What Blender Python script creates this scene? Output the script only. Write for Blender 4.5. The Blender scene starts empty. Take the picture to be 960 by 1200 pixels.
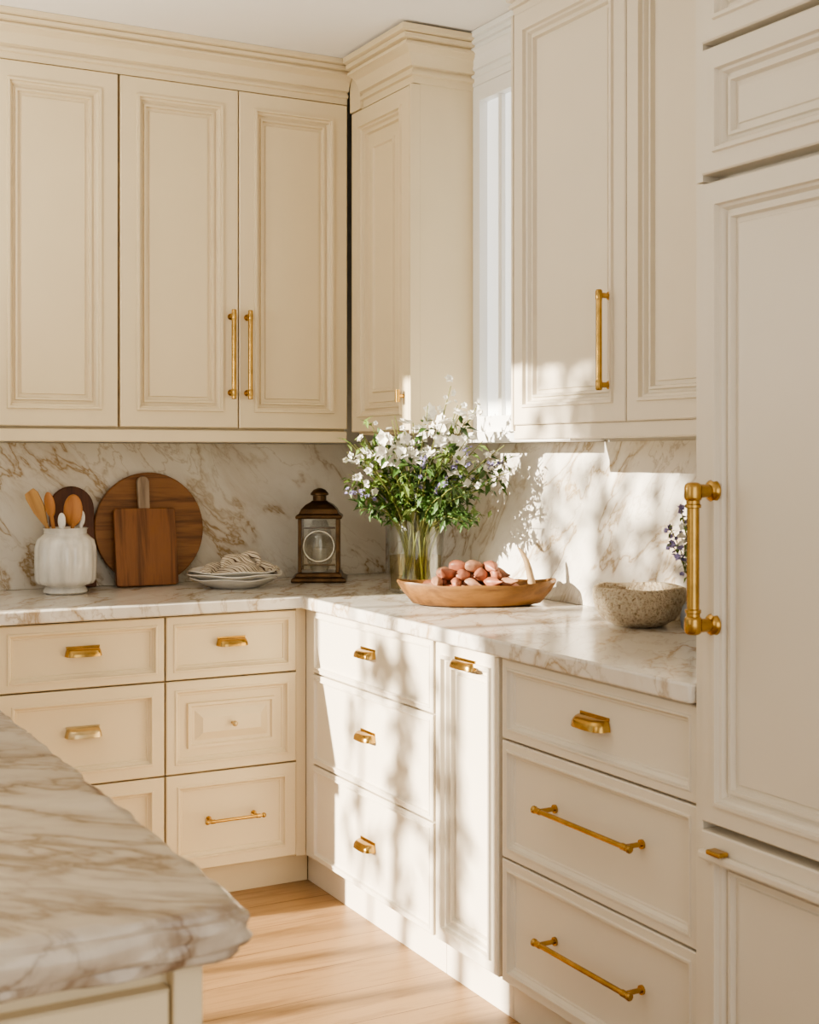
import bpy, bmesh, math, random
from mathutils import Vector, Matrix, Euler
from mathutils import noise as mn
random.seed(11)
PI = math.pi
SC = bpy.context.scene
COL = SC.collection

# ------------------------------------------------------------------ objects
def thing(name, label, cat, loc=(0, 0, 0), rot=(0, 0, 0), group=None):
    o = bpy.data.objects.new(name, None)
    COL.objects.link(o)
    o.empty_display_size = 0.05
    o.location = loc
    o.rotation_euler = rot
    o['label'] = label
    o['category'] = cat
    if group: o['group'] = group
    return o

def obj(name, bm, mat, parent=None, smooth=None, bevel=0.0, seg=2, label=None):
    bmesh.ops.recalc_face_normals(bm, faces=bm.faces[:])
    me = bpy.data.meshes.new(name)
    bm.to_mesh(me); bm.free()
    me.materials.append(mat)
    if smooth:
        me.polygons.foreach_set('use_smooth', [True] * len(me.polygons))
        me.set_sharp_from_angle(angle=math.radians(smooth))
    o = bpy.data.objects.new(name, me)
    COL.objects.link(o)
    if parent: o.parent = parent
    if bevel:
        b = o.modifiers.new('bevel', 'BEVEL')
        b.width = bevel; b.segments = seg; b.limit_method = 'ANGLE'
    if label: o['label'] = label
    return o

def tag(o, label, cat, group=None):
    o['label'] = label; o['category'] = cat
    if group: o['group'] = group
    return o

def struct(name, bm, mat, label=None, cat=None, parent=None):
    o = obj(name, bm, mat, parent)
    o['kind'] = 'structure'
    if label: o['label'] = label
    if cat: o['category'] = cat
    return o

# ------------------------------------------------------------------ mesh helpers
def B(): return bmesh.new()

def box(bm, x0, x1, y0, y1, z0, z1):
    v = [bm.verts.new((x, y, z)) for x in (x0, x1) for y in (y0, y1) for z in (z0, z1)]
    for f in ((0, 1, 3, 2), (4, 6, 7, 5), (0, 4, 5, 1), (2, 3, 7, 6), (0, 2, 6, 4), (1, 5, 7, 3)):
        bm.faces.new([v[i] for i in f])
    return bm

def sweep(bm, pts, rad, seg=10):
    pts = [Vector(p) for p in pts]; n = len(pts)
    if not isinstance(rad, (list, tuple)): rad = [rad] * n
    t0 = (pts[1] - pts[0]).normalized()
    up = Vector((0, 0, 1)) if abs(t0.z) < .9 else Vector((1, 0, 0))
    u = t0.cross(up).normalized()
    rings = []
    for i, p in enumerate(pts):
        t = (pts[min(i + 1, n - 1)] - pts[max(i - 1, 0)]).normalized()
        u = (u - t * u.dot(t)).normalized(); w = t.cross(u)
        rings.append([bm.verts.new(p + (u * math.cos(2 * PI * k / seg) + w * math.sin(2 * PI * k / seg)) * rad[i]) for k in range(seg)])
    for a, b in zip(rings, rings[1:]):
        for k in range(seg):
            bm.faces.new((a[k], a[(k + 1) % seg], b[(k + 1) % seg], b[k]))
    bm.faces.new(rings[0][::-1]); bm.faces.new(rings[-1])
    return bm

def lathe(bm, prof, c=(0, 0, 0), seg=32, sx=1, sy=1, rot0=0.0, fn=None):
    """prof: open list of (r, z) going from the axis to the axis (r = 0 at the ends makes a pole)"""
    rings = []
    for r, z in prof:
        if r < 1e-6:
            rings.append([bm.verts.new((c[0], c[1], c[2] + z))])
        else:
            ring = []
            for k in range(seg):
                a = rot0 + 2 * PI * k / seg
                rr, zz = (r, z) if fn is None else fn(r, z, a)
                ring.append(bm.verts.new((c[0] + rr * sx * math.cos(a), c[1] + rr * sy * math.sin(a), c[2] + zz)))
            rings.append(ring)
    for a, b in zip(rings, rings[1:]):
        for k in range(seg):
            k2 = (k + 1) % seg
            if len(a) == 1 and len(b) == 1: continue
            if len(a) == 1: bm.faces.new((a[0], b[k], b[k2]))
            elif len(b) == 1: bm.faces.new((a[k], b[0], a[k2]))
            else: bm.faces.new((a[k], b[k], b[k2], a[k2]))
    return bm

def ball(bm, p, r, s=(1, 1, 1), rot=None, u=12, v=8):
    m = Matrix.Translation(p) @ (rot.to_matrix().to_4x4() if rot else Matrix.Identity(4)) @ Matrix.Diagonal((s[0], s[1], s[2], 1))
    bmesh.ops.create_uvsphere(bm, u_segments=u, v_segments=v, radius=r, matrix=m)
    return bm

def panel(bm, x0, x1, z0, z1, yf, rings, t=.034):
    def loop(i, d):
        return [bm.verts.new(p) for p in ((x0 + i, yf + d, z0 + i), (x1 - i, yf + d, z0 + i), (x1 - i, yf + d, z1 - i), (x0 + i, yf + d, z1 - i))]
    L = [loop(0, t)] + [loop(i, d) for i, d in rings]
    bm.faces.new(L[0][::-1])
    for o, n in zip(L, L[1:]):
        for k in range(4):
            bm.faces.new((o[k], o[(k + 1) % 4], n[(k + 1) % 4], n[k]))
    bm.faces.new(L[-1])
    return bm

def R_door(fw):
    return [(0, .003), (.003, 0), (fw, 0), (fw + .002, -.007), (fw + .009, -.007), (fw + .011, .004), (fw + .016, .006), (fw + .021, .016),
            (fw + .027, .017), (fw + .029, .010), (fw + .035, .010), (fw + .038, .022), (fw + .047, .022), (fw + .049, .018)]
def R_drawer(fw):
    return [(0, .003), (.003, 0), (fw, 0), (fw + .002, -.003), (fw + .006, -.003), (fw + .008, .006), (fw + .014, .012), (fw + .018, .012), (fw + .020, .015), (fw + .024, .015)]
def R_bead(fw):
    return [(0, .003), (.003, 0), (fw, 0), (fw + .002, -.0025), (fw + .006, -.0025), (fw + .008, .005), (fw + .012, .007)]

def cup(bm, x, z, yf, w=.10, h=.022, d=.028):
    """low bin pull: boxy quarter dome over the fingers, with a thin flange on the drawer face"""
    def P(c, p): return math.copysign(abs(c) ** p, c)
    U, V = 16, 7
    def grid(s):
        g = []
        for j in range(V + 1):
            v = PI / 2 * j / V
            g.append([bm.verts.new((x + s * w / 2 * P(math.cos(PI * i / U), .6) * (1 - .16 * (j / V)), yf - .001 - s * d * P(math.sin(PI * i / U), .6) * P(math.cos(v), .55),
                                    z - h * .5 + s * h * P(math.sin(v), .8))) for i in range(U + 1)])
        for j in range(V):
            for i in range(U):
                bm.faces.new((g[j][i], g[j][i + 1], g[j + 1][i + 1], g[j + 1][i]))
        return g
    a = grid(1); b = grid(.88)
    for i in range(U):
        bm.faces.new((a[0][i], a[0][i + 1], b[0][i + 1], b[0][i]))
    box(bm, x - w * .46, x + w * .46, yf - .003, yf, z + h * .42, z + h * .5 + .005)
    return bm

def bar(bm, p0, p1, yf, so=.035, r=.006, inset=.02, plain=True):
    """bar pull between (x,z) points p0 and p1, with two posts and collars"""
    a = Vector((p0[0], yf - so, p0[1])); b = Vector((p1[0], yf - so, p1[1]))
    t = (b - a).normalized()
    if plain:
        sweep(bm, [a, a + t * .002, a + t * .003, b - t * .003, b - t * .002, b], [r * .8, r, r, r, r, r * .8], 14)
    else:
        sweep(bm, [a, b], r, 14)
        for e, s in ((a, 1), (b, -1)):
            sweep(bm, [e - t * s * .008, e - t * s * .005, e, e + t * s * .004], [r * 1.0, r * 1.5, r * 1.5, r * 1.0], 14)
    k1 = 1.12 if plain else 1.28
    for e in (a + t * inset, b - t * inset):
        sweep(bm, [e, Vector((e.x, yf, e.z))], r * .9, 10)
        sweep(bm, [Vector((e.x, yf - .005, e.z)), Vector((e.x, yf, e.z))], r * (1.4 if plain else 1.7), 14)
        sweep(bm, [e - t * r * 1.5, e - t * r * 1.2, e + t * r * 1.2, e + t * r * 1.5], [r * 1.02, r * k1, r * k1, r * 1.02], 14)
    return bm

def crown(bm, x0, x1, D, z0, retl=False, retr=False, h=.135, proj=.07, yback=-.003):
    s = h / .135; q = proj / .07
    prof = [(-.02, 0), (.003, 0), (.003, .020), (.013, .022), (.013, .031), (.006, .033), (.006, .040), (.017, .043), (.020, .056), (.030, .073), (.047, .084), (.055, .086), (.055, .093), (.047, .095), (.047, .100), (.061, .102), (.061, .114), (.055, .116), (.070, .120), (.070, .135), (-.02, .135)]
    loops = []
    for o, z in prof:
        o *= q; z = z0 + z * s
        pts = []
        if retl: pts += [(x0 - o, yback), (x0 - o, -D - o)]
        else: pts += [(x0, -D - o)]
        if retr: pts += [(x1 + o, -D - o), (x1 + o, yback)]
        else: pts += [(x1, -D - o)]
        loops.append([bm.verts.new((px, py, z)) for px, py in pts])
    n = len(loops); k = len(loops[0])
    for i in range(n):
        a, b = loops[i], loops[(i + 1) % n]
        for j in range(k - 1):
            bm.faces.new((a[j], a[j + 1], b[j + 1], b[j]))
    bm.faces.new([l[0] for l in loops]); bm.faces.new([l[-1] for l in loops][::-1])
    return bm

# ------------------------------------------------------------------ materials
def base(name):
    m = bpy.data.materials.new(name); m.use_nodes = True
    nt = m.node_tree
    return m, nt, nt.nodes['Principled BSDF']
def N(nt, t, **k):
    n = nt.nodes.new(t)
    for a, v in k.items():
        if a in n.inputs: n.inputs[a].default_value = v
        else: setattr(n, a, v)
    return n
def mapping(nt, v, scale=(1, 1, 1), rot=(0, 0, 0)):
    mp = N(nt, 'ShaderNodeMapping')
    mp.inputs['Scale'].default_value = scale; mp.inputs['Rotation'].default_value = rot
    nt.links.new(v, mp.inputs['Vector'])
    return mp.outputs['Vector']
def coords(nt, scale=(1, 1, 1), rot=(0, 0, 0)):
    tc = N(nt, 'ShaderNodeTexCoord')
    v = tc.outputs['Object']
    if rot != (0, 0, 0): v = mapping(nt, v, (1, 1, 1), rot)      # rotate first, then stretch
    return mapping(nt, v, scale)
def ramp(nt, fac, stops):
    r = N(nt, 'ShaderNodeValToRGB'); e = r.color_ramp.elements
    while len(e) > 1: e.remove(e[-1])
    e[0].position = stops[0][0]; e[0].color = (*stops[0][1], 1)
    for p, c in stops[1:]:
        x = e.new(p); x.color = (*c, 1)
    nt.links.new(fac, r.inputs['Fac'])
    return r.outputs['Color']
def bump(nt, b, h, s=.1, d=.01):
    n = N(nt, 'ShaderNodeBump'); n.inputs['Strength'].default_value = s; n.inputs['Distance'].default_value = d
    nt.links.new(h, n.inputs['Height']); nt.links.new(n.outputs['Normal'], b.inputs['Normal'])
def noise(nt, vec, scale, detail=4, rough=.55, dist=0):
    n = N(nt, 'ShaderNodeTexNoise', Scale=scale, Detail=detail, Roughness=rough, Distortion=dist)
    nt.links.new(vec, n.inputs['Vector'])
    return n.outputs['Fac']
def plain(name, c, rough=.45, metal=0, var=.06, sc=6, stretch=(1, 1, 1), bmp=0, coat=0):
    m, nt, b = base(name)
    f = noise(nt, coords(nt, stretch), sc, 5)
    lo = tuple(max(0, x * (1 - var)) for x in c); hi = tuple(min(1, x * (1 + var)) for x in c)
    nt.links.new(ramp(nt, f, [(.3, lo), (.7, hi)]), b.inputs['Base Color'])
    b.inputs['Roughness'].default_value = rough; b.inputs['Metallic'].default_value = metal
    if coat: b.inputs['Coat Weight'].default_value = coat
    if bmp: bump(nt, b, f, bmp, .004)
    return m
def wood(name, dark, light, axis_scale=(3, 40, 40), rough=.5):
    m, nt, b = base(name)
    f = noise(nt, coords(nt, axis_scale), 1.0, 6, .6, .4)
    nt.links.new(ramp(nt, f, [(.3, dark), (.55, light), (.75, tuple(x * .8 for x in light))]), b.inputs['Base Color'])
    b.inputs['Roughness'].default_value = rough
    bump(nt, b, f, .12, .002)
    return m
def marble(name, basec, cloud, vein, fine, sc=1.6, stretch=(1, 1, 1), rot=(0, 0, 0), wide=.03, rough=.18, amt=.75, famt=.6, warpamt=.35, cl_lo=.38, p_lo=.36):
    m, nt, b = base(name)
    v = coords(nt, stretch, rot)
    warp = N(nt, 'ShaderNodeTexNoise', Scale=sc * 1.2, Detail=5)
    nt.links.new(v, warp.inputs['Vector'])
    sub = N(nt, 'ShaderNodeVectorMath', operation='SUBTRACT'); sub.inputs[1].default_value = (.5, .5, .5)
    nt.links.new(warp.outputs['Color'], sub.inputs[0])
    scl = N(nt, 'ShaderNodeVectorMath', operation='SCALE'); scl.inputs['Scale'].default_value = warpamt
    nt.links.new(sub.outputs[0], scl.inputs[0])
    add = N(nt, 'ShaderNodeVectorMath', operation='ADD')
    nt.links.new(v, add.inputs[0]); nt.links.new(scl.outputs[0], add.inputs[1])
    def ridge(s, d):
        f = noise(nt, add.outputs[0], s, d, .55)
        a = N(nt, 'ShaderNodeMath', operation='SUBTRACT'); a.inputs[1].default_value = .5
        nt.links.new(f, a.inputs[0])
        c = N(nt, 'ShaderNodeMath', operation='ABSOLUTE'); nt.links.new(a.outputs[0], c.inputs[0])
        return c.outputs[0]
    cl = ramp(nt, noise(nt, add.outputs[0], sc * 1.3, 5), [(cl_lo, basec), (.74, cloud)])
    W = (1, 1, 1); K = (0, 0, 0)
    m1 = ramp(nt, ridge(sc, 6), [(0, (amt,) * 3), (wide * .3, (amt * .6,) * 3), (wide * .9, (amt * .2,) * 3), (wide * 2.4, K)])
    m2 = ramp(nt, ridge(sc * 2.3, 5), [(0, (famt,) * 3), (wide * .5, (famt * .3,) * 3), (wide * 1.3, K)])
    patch = ramp(nt, noise(nt, v, sc * .9, 2), [(.38, (.15,) * 3), (.58, W)])
    mul = N(nt, 'ShaderNodeMath', operation='MULTIPLY'); nt.links.new(m2, mul.inputs[0]); nt.links.new(patch, mul.inputs[1])
    patch1 = ramp(nt, noise(nt, v, sc * .6 + .3, 2), [(p_lo, (.3,) * 3), (p_lo + .19, W)])
    mul1 = N(nt, 'ShaderNodeMath', operation='MULTIPLY'); nt.links.new(m1, mul1.inputs[0]); nt.links.new(patch1, mul1.inputs[1])
    x1 = N(nt, 'ShaderNodeMixRGB'); x1.inputs['Color2'].default_value = (*vein, 1)
    nt.links.new(mul1.outputs[0], x1.inputs['Fac']); nt.links.new(cl, x1.inputs['Color1'])
    x2 = N(nt, 'ShaderNodeMixRGB'); x2.inputs['Color2'].default_value = (*fine, 1)
    nt.links.new(mul.outputs[0], x2.inputs['Fac']); nt.links.new(x1.outputs[0], x2.inputs['Color1'])
    nt.links.new(x2.outputs[0], b.inputs['Base Color'])
    b.inputs['Roughness'].default_value = rough
    return m

M_warm = plain('cream_warm', (.765, .645, .445), .42, var=.025, sc=3)  # warmer cream tone: back run, corner upper, island
M_pale = plain('cream_pale', (.79, .725, .615), .42, var=.02, sc=3)  # paler cream tone: right run and refrigerator
M_ivory = plain('cream_ivory', (.79, .715, .59), .42, var=.02, sc=3)  # in-between cream tone: right wall cabinet
M_white = plain('paint_bright_white', (.90, .895, .875), .35, var=.02, sc=3)
M_wall = plain('wall_plaster', (.82, .79, .73), .8, var=.02, sc=4)
M_ceil = plain('ceiling_plaster', (.92, .90, .87), .9, var=.015, sc=2)
M_brass = plain('brushed_brass', (.48, .305, .10), .24, metal=1, var=.22, sc=30)
M_brass2 = plain('pale_brass', (.62, .48, .27), .32, metal=1, var=.12, sc=30)
VC = (.35, .225, .095); FC = (.40, .31, .20)
M_marble = marble('marble_back', (.80, .755, .665), (.69, .63, .535), VC, FC, sc=2.2, stretch=(1.7, 1, .72), rot=(0, .75, 0), wide=.018, amt=.92, famt=.62, warpamt=.45, p_lo=.32)
M_marble2 = marble('marble_side', (.82, .79, .735), (.69, .645, .58), (.36, .26, .15), (.39, .325, .25), sc=2.3, stretch=(1, 1.7, .72), rot=(-.75, 0, 0), wide=.019, amt=.9, famt=.65, warpamt=.45, p_lo=.28)
M_top = marble('marble_worktop', (.83, .79, .725), (.69, .63, .545), (.36, .235, .11), (.40, .31, .21), sc=2.4, stretch=(1.9, .7, 1), rot=(0, 0, .7), wide=.024, amt=.85, famt=.65, p_lo=.32)
M_isl = marble('marble_island', (.69, .615, .515), (.48, .39, .295), (.195, .115, .06), (.25, .17, .11), sc=3.1, stretch=(2.1, .62, 1), rot=(0, 0, -.85), wide=.042, amt=.94, famt=.88, warpamt=.30, cl_lo=.42, rough=.15, p_lo=.33)
M_walnut = wood('walnut_wood', (.045, .015, .006), (.12, .042, .017), (40, 40, 3))
M_mahog = wood('reddish_wood', (.095, .034, .010), (.28, .112, .034), (46, 46, 3))
M_round = wood('round_board_wood', (.11, .042, .012), (.31, .138, .044), (3, 46, 46))
M_spoon = wood('pale_wood', (.42, .22, .08), (.60, .34, .13), (40, 40, 4))
M_orange = wood('orange_wood', (.36, .14, .04), (.52, .23, .075), (40, 40, 4))
M_grey_wood = wood('weathered_wood', (.22, .15, .10), (.42, .32, .23), (40, 40, 4))
M_tray = wood('tray_wood', (.10, .042, .011), (.25, .12, .036), (5, 40, 30))
M_cer = plain('white_ceramic', (.82, .79, .73), .18, var=.02, sc=5, coat=.4)
M_crock = plain('streaked_white_glaze', (.74, .71, .65), .10, var=.20, sc=10, stretch=(2.2, 2.2, .6), coat=.8)
M_bronze = plain('aged_bronze', (.10, .058, .027), .32, metal=.85, var=.45, sc=18)
M_steel = plain('pale_metal', (.66, .62, .54), .25, metal=1, var=.12, sc=18)
M_leaf = plain('leaf_green', (.055, .115, .026), .5, var=.45, sc=14)
M_leaf2 = plain('leaf_light_green', (.14, .215, .05), .5, var=.35, sc=14)
M_stem = plain('stem_green', (.21, .23, .065), .5, var=.25, sc=14)
M_petal = plain('white_petal', (.88, .86, .78), .6, var=.04, sc=12)
M_lilac = plain('lilac_petal', (.36, .32, .58), .6, var=.2, sc=20)
M_shal = plain('pink_skin', (.36, .14, .085), .45, var=.42, sc=26)
M_shal2 = plain('brown_pink_skin', (.35, .185, .115), .5, var=.45, sc=30)
M_horn = plain('pale_horn', (.46, .33, .19), .35, var=.3, sc=14)
M_greyv = plain('blue_grey_glaze', (.20, .22, .25), .35, var=.2, sc=14)
M_leaft = plain('garden_leaf', (.10, .2, .05), .6, var=.3)
M_bark = plain('bark', (.12, .08, .05), .9, var=.3, bmp=.4)
M_ground = plain('lawn', (.12, .18, .06), .9, var=.3)

def frosted():
    m, nt, b = base('glowing_frosted_glass')
    f = noise(nt, coords(nt, (1, 1, .4)), 3, 3)
    c = ramp(nt, f, [(.3, (.88, .91, .91)), (.7, (.98, .98, .96))])
    nt.links.new(c, b.inputs['Base Color']); nt.links.new(c, b.inputs['Emission Color'])
    b.inputs['Emission Strength'].default_value = .7  # added glow; the wall behind is solid, no daylight comes through
    b.inputs['Roughness'].default_value = .25
    return m
M_frost = frosted()
def speckle():
    m, nt, b = base('speckled_stoneware')
    v = coords(nt)
    f = noise(nt, v, 100, 3, .72)
    nt.links.new(ramp(nt, f, [(.30, (.36, .25, .145)), (.40, (.57, .445, .30)), (.49, (.72, .605, .455)), (.68, (.80, .71, .56))]), b.inputs['Base Color'])
    b.inputs['Roughness'].default_value = .95
    bump(nt, b, f, 1.0, .016)
    return m
M_speck = speckle()
def stripes():
    m, nt, b = base('striped_linen')
    v = mapping(nt, N(nt, 'ShaderNodeTexCoord').outputs['Object'], (1, .8, 1.6))
    w = N(nt, 'ShaderNodeTexWave', Scale=17.0, Distortion=5.0, Detail=1.0)
    w.bands_direction = 'DIAGONAL'
    w.inputs['Detail Scale'].default_value = .8
    nt.links.new(v, w.inputs['Vector'])
    nt.links.new(ramp(nt, w.outputs['Fac'], [(.40, (.72, .63, .50)), (.48, (.10, .055, .03)), (.74, (.10, .055, .03)), (.82, (.72, .63, .50))]), b.inputs['Base Color'])
    b.inputs['Roughness'].default_value = .85
    return m
M_stripe = stripes()
def glass(name, haze, tint=(.97, .98, .97), edge=(.55, .62, .57)):
    m, nt, b = base(name)
    lw = N(nt, 'ShaderNodeLayerWeight'); lw.inputs['Blend'].default_value = .25
    tr = N(nt, 'ShaderNodeBsdfTransparent')
    nt.links.new(ramp(nt, lw.outputs['Facing'], [(0, tint), (.7, tuple(x * .96 for x in tint)), (1, edge)]), tr.inputs['Color'])
    gl = N(nt, 'ShaderNodeBsdfGlossy'); gl.inputs['Roughness'].default_value = .03
    rr = ramp(nt, lw.outputs['Facing'], [(0, (haze,) * 3), (.6, (haze * 2.2,) * 3), (1, (.65,) * 3)])
    mx = N(nt, 'ShaderNodeMixShader')
    nt.links.new(rr, mx.inputs[0]); nt.links.new(tr.outputs[0], mx.inputs[1]); nt.links.new(gl.outputs[0], mx.inputs[2])
    nt.links.new(mx.outputs[0], nt.nodes['Material Output'].inputs['Surface'])
    return m
M_glass = glass('clear_glass', .07)
M_glass2 = glass('lantern_glass', .11)
M_water = glass('amber_water', .03, (.95, .87, .66), (.80, .66, .38))
def floor_mat():
    m, nt, b = base('oak_floor')
    v = coords(nt)
    br = N(nt, 'ShaderNodeTexBrick', Scale=1.0)
    br.inputs['Color1'].default_value = (.36, .22, .108, 1); br.inputs['Color2'].default_value = (.42, .262, .132, 1)
    br.inputs['Mortar'].default_value = (.17, .09, .04, 1); br.inputs['Mortar Size'].default_value = .0018
    br.inputs['Brick Width'].default_value = 1.5; br.inputs['Row Height'].default_value = .18
    br.offset = .37
    nt.links.new(v, br.inputs['Vector'])
    f = noise(nt, coords(nt, (3.2, 38, 1)), 1.0, 8, .66, .9)
    g = ramp(nt, f, [(.3, (.56, .49, .42)), (.52, (1, 1, 1)), (.8, (1.0, .94, .88))])
    mx = N(nt, 'ShaderNodeMixRGB', blend_type='MULTIPLY'); mx.inputs['Fac'].default_value = .85
    nt.links.new(br.outputs['Color'], mx.inputs['Color1']); nt.links.new(g, mx.inputs['Color2'])
    nt.links.new(mx.outputs[0], b.inputs['Base Color'])
    b.inputs['Roughness'].default_value = .42
    bump(nt, b, f, .08, .002)
    return m
M_floor = floor_mat()

# ------------------------------------------------------------------ the room
XL, YF, H = -3.4, -5.7, 2.728
struct('floor', box(B(), XL - .1, .1, YF - .1, .1, -.1, 0), M_floor)
struct('ceiling', box(B(), XL - .1, .1, YF - .1, .1, H, H + .1), M_ceil)
struct('wall_back', box(B(), XL - .1, .1, 0, .1, 0, H), M_wall)
struct('wall_right', box(B(), 0, .1, YF, 0, 0, H), M_wall)
WY0, WY1, WZ0, WZ1 = -1.45, -.33, .12, 2.62       # tall window opening in the left wall
bm = B()
box(bm, XL - .1, XL, YF, WY0, 0, H); box(bm, XL - .1, XL, WY1, 0, 0, H)
box(bm, XL - .1, XL, WY0, WY1, 0, WZ0); box(bm, XL - .1, XL, WY0, WY1, WZ1, H)
struct('wall_left', bm, M_wall)
bm = B()
FX0, FX1, FZ0, FZ1 = -3.1, -.5, .2, 2.5
box(bm, XL, FX0, YF - .1, YF, 0, H); box(bm, FX1, 0, YF - .1, YF, 0, H)
box(bm, FX0, FX1, YF - .1, YF, 0, FZ0); box(bm, FX0, FX1, YF - .1, YF, FZ1, H)
struct('wall_front', bm, M_wall)
bm = B()
for a, b2 in ((WY0, WY0 + .04), (WY1 - .04, WY1)):
    box(bm, XL - .08, XL - .03, a, b2, WZ0, WZ1)
for a, b2 in ((WZ0, WZ0 + .04), (WZ1 - .04, WZ1)):
    box(bm, XL - .08, XL - .03, WY0, WY1, a, b2)
struct('window_1', bm, M_white)
bm = B()
for a, b2 in ((FX0, FX0 + .06), (FX1 - .06, FX1), (-1.83, -1.77)):
    box(bm, a, b2, YF - .08, YF - .03, FZ0, FZ1)
for a, b2 in ((FZ0, FZ0 + .06), (FZ1 - .06, FZ1)):
    box(bm, FX0, FX1, YF - .08, YF - .03, a, b2)
struct('window_2', bm, M_white)

# ------------------------------------------------------------------ cabinets
# local frame of every cabinet: x runs left to right along its front, -y is the front, z is up
def root_on(run, s0, name, label, cat, group=None):
    if run == 'back': return thing(name, label, cat, (s0, 0, 0), (0, 0, 0), group)
    return thing(name, label, cat, (0, -s0, 0), (0, 0, -PI / 2), group)

ROWS = [(.692, .884), (.406, .687), (.106, .401)]
D = .60; YFR = -.62
def base_cab(run, s0, s1, label, mat, pin=.035, body0=0.0, fill=None, pext=0.0):
    r = root_on(run, s0, 'base_cabinet', label, 'cabinet')
    w = s1 - s0
    bm = box(B(), 0, w, -D + .015, -.003, .10, .8895)
    obj('body', bm, mat, r)
    if fill: obj('filler_strip', box(B(), fill[0], fill[1], -D - .012, -D + .0145, .10, .8895), mat, r)
    obj('plinth', box(B(), body0, w + pext, -D + pin, -D + pin + .02, .0005, .099), mat, r)
    return r
def drawer(r, x0, x1, row, mat, rings):
    z0, z1 = ROWS[row] if isinstance(row, int) else row
    return obj('drawer', panel(B(), x0, x1, z0, z1, YFR, rings), mat, r)
def cuppull(dr, x, z, yf, mat=None, **k): return obj('handle', cup(B(), x, z, yf, **k), mat or M_brass, dr, 35)

# back run -----------------------------------------------------------
rA = base_cab('back', -1.078, -.623, 'cream base cabinet of three drawers in the corner, middle drawer with small knob', M_warm, .045, 0, (.4315, .4650), .0405)
x0, x1 = .002, .429
d = drawer(rA, x0, x1, 0, M_warm, R_drawer(.022)); cuppull(d, (x0 + x1) / 2, .797, YFR + .015, d=.038)
nest = R_drawer(.026) + [(.070, .015), (.072, .007), (.080, .007), (.084, .015), (.094, .015), (.118, .004)]
d = drawer(rA, x0, x1, 1, M_warm, nest)
bm = B(); sweep(bm, [((x0 + x1) / 2, YFR + .004, .547), ((x0 + x1) / 2, YFR - .016, .547)], [.005, .005]); ball(bm, ((x0 + x1) / 2, YFR - .018, .547), .009)
obj('knob', bm, M_brass2, d, 50)
d = drawer(rA, x0, x1, 2, M_warm, R_drawer(.034))
obj('handle', bar(B(), (.125, .255), (.305, .255), YFR + .015, .042, .0050, .016, False), M_brass, d, 40)

rB = base_cab('back', -1.572, -1.080, 'cream base cabinet of drawers left of the corner, partly behind the island', M_warm, .045)
for k in range(3):
    d = drawer(rB, .002, .490, k, M_warm, R_drawer([.022, .034, .034][k]))
    cuppull(d, .246, [.797, .560, .28][k], YFR + .015, [None, M_brass2, None][k], d=.036, w=.108, h=[.024, .026, .026][k])
rC = base_cab('back', -2.40, -1.574, 'cream two-door base cabinet at the left end of the back run', M_warm, .045)
for k in range(2):
    dd = obj('door', panel(B(), .003 + k * .413, .411 + k * .413, .108, .882, YFR, R_door(.06)), M_warm, rC)
    obj('handle', bar(B(), (.37 + k * .085, .56), (.37 + k * .085, .76), YFR), M_brass, dd, 40)

# right run ----------------------------------------------------------
rD = base_cab('right', .003, 1.456, 'pale base cabinet of three sunlit drawers with cup pulls, at the inner corner', M_pale, .02, .5535, (.6105, .672))
for k in range(3):
    d = drawer(rD, .676, 1.447, k, M_pale, R_bead(.012))
    cuppull(d, 1.055, [.800, .560, .245][k], YFR + .007, d=.034)
rE = base_cab('right', 1.458, 1.782, 'narrow tall pull-out base cabinet with one brass pull between two drawer units', M_pale, .02)
d = obj('door', panel(B(), .008, .317, .106, .884, YFR, R_door(.030)), M_pale, rE)
cuppull(d, .163, .845, YFR, w=.11, h=.020, d=.026)
rF = base_cab('right', 1.784, 2.512, 'wide pale drawer cabinet with two long brass bar handles beside the refrigerator', M_pale, .02)
for k in range(3):
    d = drawer(rF, .008, .723, k, M_pale, R_drawer(.020))
    if k == 0: cuppull(d, .366, .790, YFR + .015, w=.115, h=.025, d=.038)
    else: obj('handle', bar(B(), (.20, [0, .565, .262][k]), (.545, [0, .565, .262][k]), YFR + .015, .047, .0060, .014, False), M_brass, d, 40)

# uppers on the back wall ---------------------------------------------
Z0, Z1 = 1.466, 2.585
def upper(run, s0, s1, dep, label, mat, z1=Z1, retl=False, retr=False, ch=.138, cp=.07, cx0=0.0, rail=True, frieze=None):
    r = root_on(run, s0, 'wall_cabinet', label, 'cabinet')
    w = s1 - s0
    bm = box(B(), 0, w, -dep + .015, -.003, 1.445, z1 + ch - .002)
    obj('body', bm, mat, r)
    if frieze: obj('frieze', box(B(), frieze[0], frieze[1], -dep - .022, -dep + .0145, z1 + .002, z1 + ch - .002), mat, r)
    if rail: obj('light_rail', box(B(), 0, w, -dep - .012, -dep + .02, 1.418, 1.458), mat, r, bevel=.004)
    obj('crown', crown(B(), cx0, w, dep + .008, z1 + .004, retl, retr, ch, cp), mat, r, 20)
    return r
DU = .33
rG = upper('back', -1.95, -.336, DU, 'long cream wall cabinet of tall panelled doors along the back wall', M_warm)
for k in range(4):
    ox = .808 * (k // 2); j = k % 2
    dd = obj('door', panel(B(), ox + .003 + j * .402, ox + .401 + j * .402, Z0, Z1, -DU - .02, R_door(.052)), M_warm, rG)
    hx = ox + (.374 if j == 0 else .432)
    if k != 1: obj('handle', bar(B(), (hx, 1.560), (hx, 1.855), -DU - .02, .032, .0078, .022), M_brass, dd, 40)

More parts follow.
